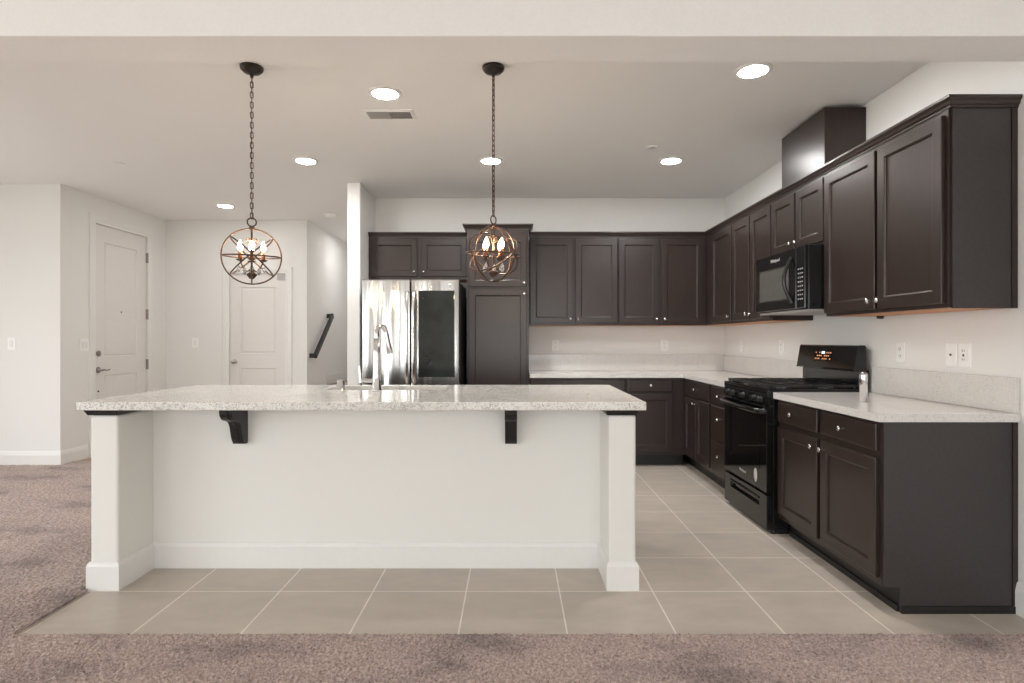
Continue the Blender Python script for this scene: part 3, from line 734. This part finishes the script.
# island worktop with the sink cut-out
ITZ0, ITZ1 = .9045, .946
X0, X1, Y0, Y1 = -2.143, .654, 2.867, 3.962
SX0, SX1, SY0, SY1 = -1.17, -.42, 3.55, 3.90
def rrect(x0, x1, y0, y1, r, k=5):
    pts = []
    for cx_, cy_, a0 in ((x1 - r, y1 - r, 0), (x0 + r, y1 - r, PI / 2), (x0 + r, y0 + r, PI), (x1 - r, y0 + r, 3 * PI / 2)):
        for i in range(k + 1): a = a0 + i / k * PI / 2; pts.append((cx_ + r * math.cos(a), cy_ + r * math.sin(a)))
    return pts
bm = bmesh.new()
outer = [bm.verts.new((a, b, ITZ1)) for a, b in [(X0, Y0), (X1, Y0), (X1, Y1), (X0, Y1)]]
inner = [bm.verts.new((a, b, ITZ1)) for a, b in rrect(SX0, SX1, SY0, SY1, .07)]
ed = [bm.edges.new((outer[i], outer[(i + 1) % 4])) for i in range(4)] + [bm.edges.new((inner[i], inner[(i + 1) % len(inner)])) for i in range(len(inner))]
bmesh.ops.triangle_fill(bm, edges=ed, use_beauty=True)
bm.normal_update()
res = bmesh.ops.extrude_face_region(bm, geom=list(bm.faces))
for v in [g for g in res['geom'] if isinstance(g, bmesh.types.BMVert)]: v.co.z = ITZ0
bm.verts.index_update()
top = MB(); top.add([v.co.copy() for v in bm.verts], [[v.index for v in f.verts] for f in bm.faces]); bm.free()
tag(top.build('countertop', 'granite', bevel=.004), 'speckled white granite countertop on the island', 'countertop')
# sink
sk = MB(); rings = []
for ins, z in ((-.012, ITZ0 - .002), (0, ITZ0 - .002), (.004, ITZ0 - .02), (.012, .745), (.03, .725)):
    rings.append([(a, b, z) for a, b in rrect(SX0 + ins, SX1 - ins, SY0 + ins, SY1 - ins, .07 - min(ins, .03))])
k = len(rings[0]); vs = [p for r in rings for p in r]
fs = [(i * k + q, i * k + (q + 1) % k, (i + 1) * k + (q + 1) % k, (i + 1) * k + q) for i in range(len(rings) - 1) for q in range(k)]
fs.append(list(range((len(rings) - 1) * k, len(rings) * k)))
# the cabinet under the sink gives way to the bowl
snk = thing('sink', 'undermount stainless sink sunk in the island countertop', 'sink', ((SX0 + SX1) / 2, (SY0 + SY1) / 2, .72))
sk.add([(a - snk.location[0], b - snk.location[1], c - snk.location[2]) for a, b, c in vs], fs, True); sk.build('basin', 'basin', snk)
MB().lathe([(.001, 0), (.05, 0), (.05, .004), (.03, .003), (.001, .002)], 20, T=Tr(0, .03, .006)).build('drain', 'chrome', snk)

# faucet
fa = thing('kitchen_faucet', 'chrome gooseneck pull-down faucet standing at the island sink', 'faucet', (-.812, 3.485, ITZ1 + .0005))
MB().lathe([(.001, 0), (.030, 0), (.030, .006), (.0265, .012), (.0255, .085), (.0225, .10), (.0195, .22), (.0175, .315), (.001, .318)], 24).build('body', 'chrome', fa)
nk = [(0, 0, .312), (0, 0, .335)]
R = .036; dx, dy = .55, .835
for i in range(1, 13):
    a = PI * (1 - i / 12 * .93); nk.append(((R + R * math.cos(a)) * dx, (R + R * math.cos(a)) * dy, .345 + R * 1.25 * math.sin(a)))
MB().tube(nk, [.0172, .0168] + [.015] * 12, 14).build('neck', 'chrome', fa)
e0 = Vector(nk[-1]); e1 = e0 + Vector((.024, .012, -.135))
MB().tube([e0, e0.lerp(e1, .12), e0.lerp(e1, .5), e0.lerp(e1, .92), e1], [.0145, .0165, .017, .020, .018], 14).build('spray_head', 'chrome', fa)
h = MB().tube([(-.02, -.006, .062), (-.06, -.01, .062), (-.094, -.012, .064)], [.013, .012, .011], 12)
h.tube([(-.092, -.012, .05), (-.095, -.012, .085), (-.099, -.012, .15)], [.0105, .009, .006], 10); h.build('handle', 'chrome', fa)
ag = MB().lathe([(.001, 0), (.024, 0), (.024, .004), (.0215, .006), (.0215, .060), (.018, .066), (.001, .067)], 24, T=Tr(-1.03, 3.50, ITZ1 + .0005))
tag(ag.build('air_gap', 'chrome'), 'short chrome air gap cap left of the island faucet', 'air gap')
pc = MB().lathe([(.001, 0), (.0195, 0), (.0195, .145), (.018, .152), (.013, .156), (.012, .160), (.001, .162)], 24, T=Tr(1.90, 3.17, .9155))
tag(pc.build('metal_cylinder', 'chrome'), 'slim brushed metal cylinder standing on the counter right of the range', 'cylinder')

# ------------------------------------------------------------------ pendants
def ring(mb, Rr, Mx, r=.0035, seg=56, wd=.006):
    pts = [Mx @ Vector((Rr * math.cos(2 * PI * i / seg), Rr * math.sin(2 * PI * i / seg), 0)) for i in range(seg)]
    mb.tube(pts, r, 6, closed=True)
def pendant(x, y, zc, yaw, label):
    p = thing('pendant_light', label, 'pendant light', (x, y, zc), yaw, 'orb pendants over the island')
    Rr = .156
    for nm, Mx, rr in (('orb_ring', RX(PI / 2), Rr), ('orb_ring', RX(PI / 2) @ RX(0) @ RY(PI / 2), Rr - .004), ('orb_ring', RX(math.radians(4)), Rr - .002),
                       ('orb_ring', RY(math.radians(43)), Rr - .006), ('orb_ring', RY(math.radians(-43)), Rr - .008)):
        m = MB(); ring(m, rr, Mx, .0042); m.build(nm, 'bronze', p)
    s = MB().tube([(0, 0, Rr + .012), (0, 0, -.115)], .0055, 10)
    s.lathe([(.001, 0), (.014, 0), (.016, .012), (.010, .02), (.001, .022)], 16, T=Tr(0, 0, Rr - .004))
    s.lathe([(.001, -.128), (.012, -.126), (.020, -.116), (.028, -.106), (.028, -.100), (.016, -.094), (.012, -.08), (.001, -.075)], 20)
    s.tube([(0, 0, -.128), (0, 0, -Rr)], .003, 8)
    s.build('stem', 'bronze', p)
    for q in range(4):
        a = PI / 4 * 0 + q * PI / 2; ca, sa = math.cos(a), math.sin(a)
        pts = []
        for i in range(13):
            t = i / 12; rad = .006 + .054 * t; z = -.07 - .035 * math.sin(PI * t) + .045 * t
            pts.append((rad * ca, rad * sa, z))
        arm = MB().tube(pts, .0035, 8)
        arm.lathe([(.001, -.028), (.012, -.027), (.024, -.020), (.022, -.018), (.001, -.018)], 16, T=Tr(.060 * ca, .060 * sa, 0))
        ao = arm.build('candle_arm', 'bronze', p)
        MB().lathe([(.001, 0), (.0105, 0), (.0105, .046), (.001, .046)], 14, T=Tr(.060 * ca, .060 * sa, -.018)).build('candle_sleeve', 'candle', ao)
        MB().lathe([(.001, 0), (.006, .002), (.0125, .014), (.0135, .024), (.010, .040), (.005, .053), (.001, .060)], 14, T=Tr(.060 * ca, .060 * sa, .0285)).build('flame_bulb', 'bulb', ao)
        # scroll at the top
        b2 = a + PI / 4; cb, sb = math.cos(b2), math.sin(b2); pts = []
        for i in range(20):
            t = i / 19; th = PI * 1.75 * t; rr = .018 * (1 - .45 * t)
            pts.append(((.026 - rr * math.cos(th)) * cb, (.026 - rr * math.cos(th)) * sb, .085 + rr * math.sin(th)))
        pts = [(.006 * cb, .006 * sb, .062), (.007 * cb, .007 * sb, .075)] + pts
        MB().tube(pts, .003, 8).build('scroll', 'bronze', p)
        for rad, aa in ((.066, a), (.052, a + PI / 4)):
            MB().lathe([(.001, .012), (.003, .010), (.0035, .004), (.0095, -.006), (.0105, -.014), (.006, -.024), (.001, -.028)], 8, T=Tr(rad * math.cos(aa), rad * math.sin(aa), -.062 if rad > .06 else -.074), smooth=False).build('crystal_drop', 'crystal', p)
    # hanging loop, chain and canopy
    lp = MB(); ring(lp, .0235, Tr(0, 0, Rr + .0385) @ RX(PI / 2), .004, 24); lp.build('loop', 'bronze', p)
    ztop = CEIL - zc; z = Rr + .060; ch = MB(); i = 0
    L = .036; pitch = .0285
    while z < ztop - .055:
        pts = []
        for q in range(16):
            a = 2 * PI * q / 16; u = .0075 * math.cos(a); v = (L / 2 - .0075) * (1 if math.sin(a) > 0 else -1) + .0075 * math.sin(a)
            pts.append((u if i % 2 == 0 else 0, 0 if i % 2 == 0 else u, z + L / 2 - .004 + v))
        ch.tube(pts, .0025, 6, closed=True); z += pitch; i += 1
    ch.tube([(.003, .002, Rr + .06), (-.003, .003, (Rr + ztop) / 2), (.003, .0, ztop - .04)], .0016, 6)
    ch.build('chain', 'bronze', p)
    MB().lathe([(.001, -.058), (.006, -.057), (.008, -.046), (.020, -.040), (.046, -.032), (.060, -.018), (.063, -.002), (.001, -.0005)], 28, T=Tr(0, 0, ztop)).build('canopy', 'canopy', p)
    return p
pendant(-1.478, 3.31, 1.722, math.radians(24), 'bronze orb pendant light with candle bulbs on a chain, the left one')
pendant(-.111, 3.31, 1.735, math.radians(52), 'bronze orb pendant light hanging in front of the pantry, the right one')

# ------------------------------------------------------------------ ceiling fixtures
def downlight(x, y, label):
    d = thing('recessed_light', label, 'recessed light', (x, y, CEIL), 0, 'recessed ceiling lights')
    MB().lathe([(.078, -.0005), (.105, -.0005), (.105, -.004), (.092, -.009), (.080, -.010), (.078, -.006)], 32).build('trim_ring', 'plate', d)
    MB().lathe([(.0775, -.002), (.0775, -.008), (.065, -.0115), (.045, -.0135), (.001, -.0145)], 32).build('lens', 'lampon', d)
    return d
d0 = downlight(-.80, 3.66, 'recessed ceiling light just behind the ceiling vent and nearest the camera left of center')
index_kids()
for (x, y, lb) in ((1.375, 3.35, 'recessed ceiling light nearest the range side, close to the dropped beam'),
                   (-1.785, 5.04, 'recessed ceiling light between the two pendant chains, left of the vent'),
                   (-.19, 5.04, 'recessed ceiling light behind the chain of the pantry-side pendant'),
                   (1.362, 5.04, 'recessed ceiling light left of the dark duct cover'),
                   (-3.315, 6.74, 'small far recessed ceiling light in the entry above the closet door'),
                   (-2.10, 8.6, 'recessed ceiling light inside the stair hall')):
    c = copy_tree(d0); c.location = (x, y, CEIL); c['label'] = lb
    if y > 6:
        for ch in c.children:
            if ch.name.startswith('lens'): ch.data = ch.data.copy(); ch.data.materials[0] = M['lampdim']
d0['label'] = 'recessed ceiling light right above the rectangular ceiling vent'
# vent
vt = thing('ceiling_vent', 'white rectangular ceiling air vent between the pendants', 'vent', (-.845, 4.01, CEIL))
L = [(-.175, .175, -.095, .095, 0.0005), (-.175, .175, -.095, .095, .004), (-.150, .150, -.068, .068, .009), (-.147, .147, -.064, .064, .006)]
m = MB(); m.rects(L, cap=False, back=False); m.v = [(p[0], p[2], -p[1]) for p in m.v]; m.build('frame', 'plate', vt)
MB().box(-.146, .146, -.063, .063, -.002, -.0006).build('backing', 'slot', vt)
lo = MB()
for i in range(13):
    y = -.060 + i * .0095
    lo.box(-.146, -.004, y, y + .006, -.0075, -.004)
lo.box(-.004, .004, -.063, .063, -.009, -.003)
for i in range(13):
    x = .006 + i * .0108; lo.box(x, x + .004, -.063, .063, -.0075, -.003)
for i in range(5): lo.box(.004, .146, -.055 + i * .026, -.052 + i * .026, -.007, -.003)
lo.build('louvres', 'plategrey', vt)
def disc(name, x, y, r, h, label, cat):
    o = MB().lathe([(.001, -h), (r * .55, -h), (r * .8, -h * .8), (r * .85, -h * .4), (r, -h * .3), (r, -.0005), (.001, -.0005)], 28, T=Tr(x, y, CEIL)).build(name, 'plate')
    return tag(o, label, cat)
disc('smoke_detector', -2.245, 7.2, .075, .045, 'round white smoke detector on the hall ceiling beside the wall end', 'smoke detector')
disc('sprinkler_cover', 1.11, 4.68, .042, .008, 'small round cover plate on the ceiling left of the duct cover', 'cover plate')
disc('sprinkler_cover', -3.44, 5.12, .042, .008, 'small round cover plate on the ceiling left of the left pendant', 'cover plate')

# ------------------------------------------------------------------ outlets and switches
def wall_plate(name, loc, rz, label, cat, kind='outlet', gangs=1, grp='wall plates'):
    o = thing(name, label, cat, loc, rz, grp); w2 = .040 + .023 * (gangs - 1); h2 = .062
    MB().rects([(-w2, w2, -h2, h2, -.0005), (-w2, w2, -h2, h2, -.004), (-w2 + .004, w2 - .004, -h2 + .004, h2 - .004, -.0065)]).build('plate', 'plate', o)
    for g in range(gangs):
        cx_ = (g - (gangs - 1) / 2) * .046
        if kind == 'outlet':
            for s_ in (-1, 1):
                u = MB().cbox(cx_ - .014, cx_ + .014, -.009, -.0066, s_ * .021 - .014, s_ * .021 + .014, .001).build('socket', 'plate', o)
                sl = MB().box(cx_ - .008, cx_ - .005, -.0096, -.0091, s_ * .021 - .002, s_ * .021 + .008).box(cx_ + .005, cx_ + .008, -.0096, -.0091, s_ * .021 - .002, s_ * .021 + .008).box(cx_ - .002, cx_ + .002, -.0096, -.0091, s_ * .021 - .010, s_ * .021 - .006)
                sl.build('slots', 'slot', u)
        elif kind == 'gfci':
            u = MB().cbox(cx_ - .017, cx_ + .017, -.010, -.0066, -.034, .034, .0012).build('socket', 'plate', o)
            sl = MB()
            for s_ in (-1, 1): sl.box(cx_ - .009, cx_ - .005, -.0106, -.0101, s_ * .022 - .004, s_ * .022 + .006).box(cx_ + .005, cx_ + .008, -.0106, -.0101, s_ * .022 - .004, s_ * .022 + .006)
            sl.box(cx_ - .006, cx_ + .006, -.0108, -.0101, -.006, .006); sl.build('slots', 'slot', u)
        elif kind == 'jack':
            MB().lathe([(.001, 0), (.006, 0), (.006, .004), (.001, .005)], 12, T=Tr(cx_, -.0065, 0) @ RX(PI / 2)).build('jack', 'slot', o)
        else:
            MB().rects([(cx_ - .016, cx_ + .016, -.032, .032, -.0064), (cx_ - .016, cx_ + .016, -.032, .032, -.0085), (cx_ - .014, cx_ + .014, -.030, .030, -.0105)]).build('rocker', 'trim', o)
    return o
wall_plate('outlet', (XR, 3.48, 1.175), R90, 'white double outlet on the range wall above the backsplash end by the range', 'outlet')
wall_plate('blank_jack_plate', (XR, 3.078, 1.172), R90, 'white single-jack wall plate left of its twin under the near upper cabinet', 'wall plate', 'jack')
wall_plate('outlet', (XR, 2.988, 1.172), R90, 'white rectangular outlet nearest the right edge, right of the jack plate', 'outlet', 'gfci')
wall_plate('outlet', (XR, 5.03, 1.185), R90, 'white outlet on the range wall just left of the range backguard', 'outlet')
wall_plate('outlet', (XR, 5.90, 1.185), R90, 'white outlet on the range wall close to the far corner', 'outlet')
wall_plate('outlet', (.463, YB, 1.192), 0, 'white outlet on the back wall nearest the pantry', 'outlet')
wall_plate('outlet', (1.65, YB, 1.187), 0, 'white outlet on the back wall near the corner', 'outlet')
wall_plate('light_switch', (-4.96, YN, 1.21), 0, 'single white light switch on the far left wall', 'light switch', 'switch')
wall_plate('light_switch', (XL, 6.11, 1.195), PI / 2, 'double white light switch beside the front door', 'light switch', 'switch', 2)
wall_plate('light_switch', (-4.10, YF, 1.21), 0, 'small white wall plate between the two doors', 'light switch', 'switch')
# under-cabinet puck
uc = MB().lathe([(.001, -.018), (.016, -.018), (.02, -.012), (.02, -.0002), (.001, -.0002)], 16, T=Tr(2.26, 3.60, UZ0 - .002))
tag(uc.build('cabinet_bumper', 'iron'), 'tiny dark knob fixed under the near upper cabinet', 'fixture')
bpy.context.view_layer.update()
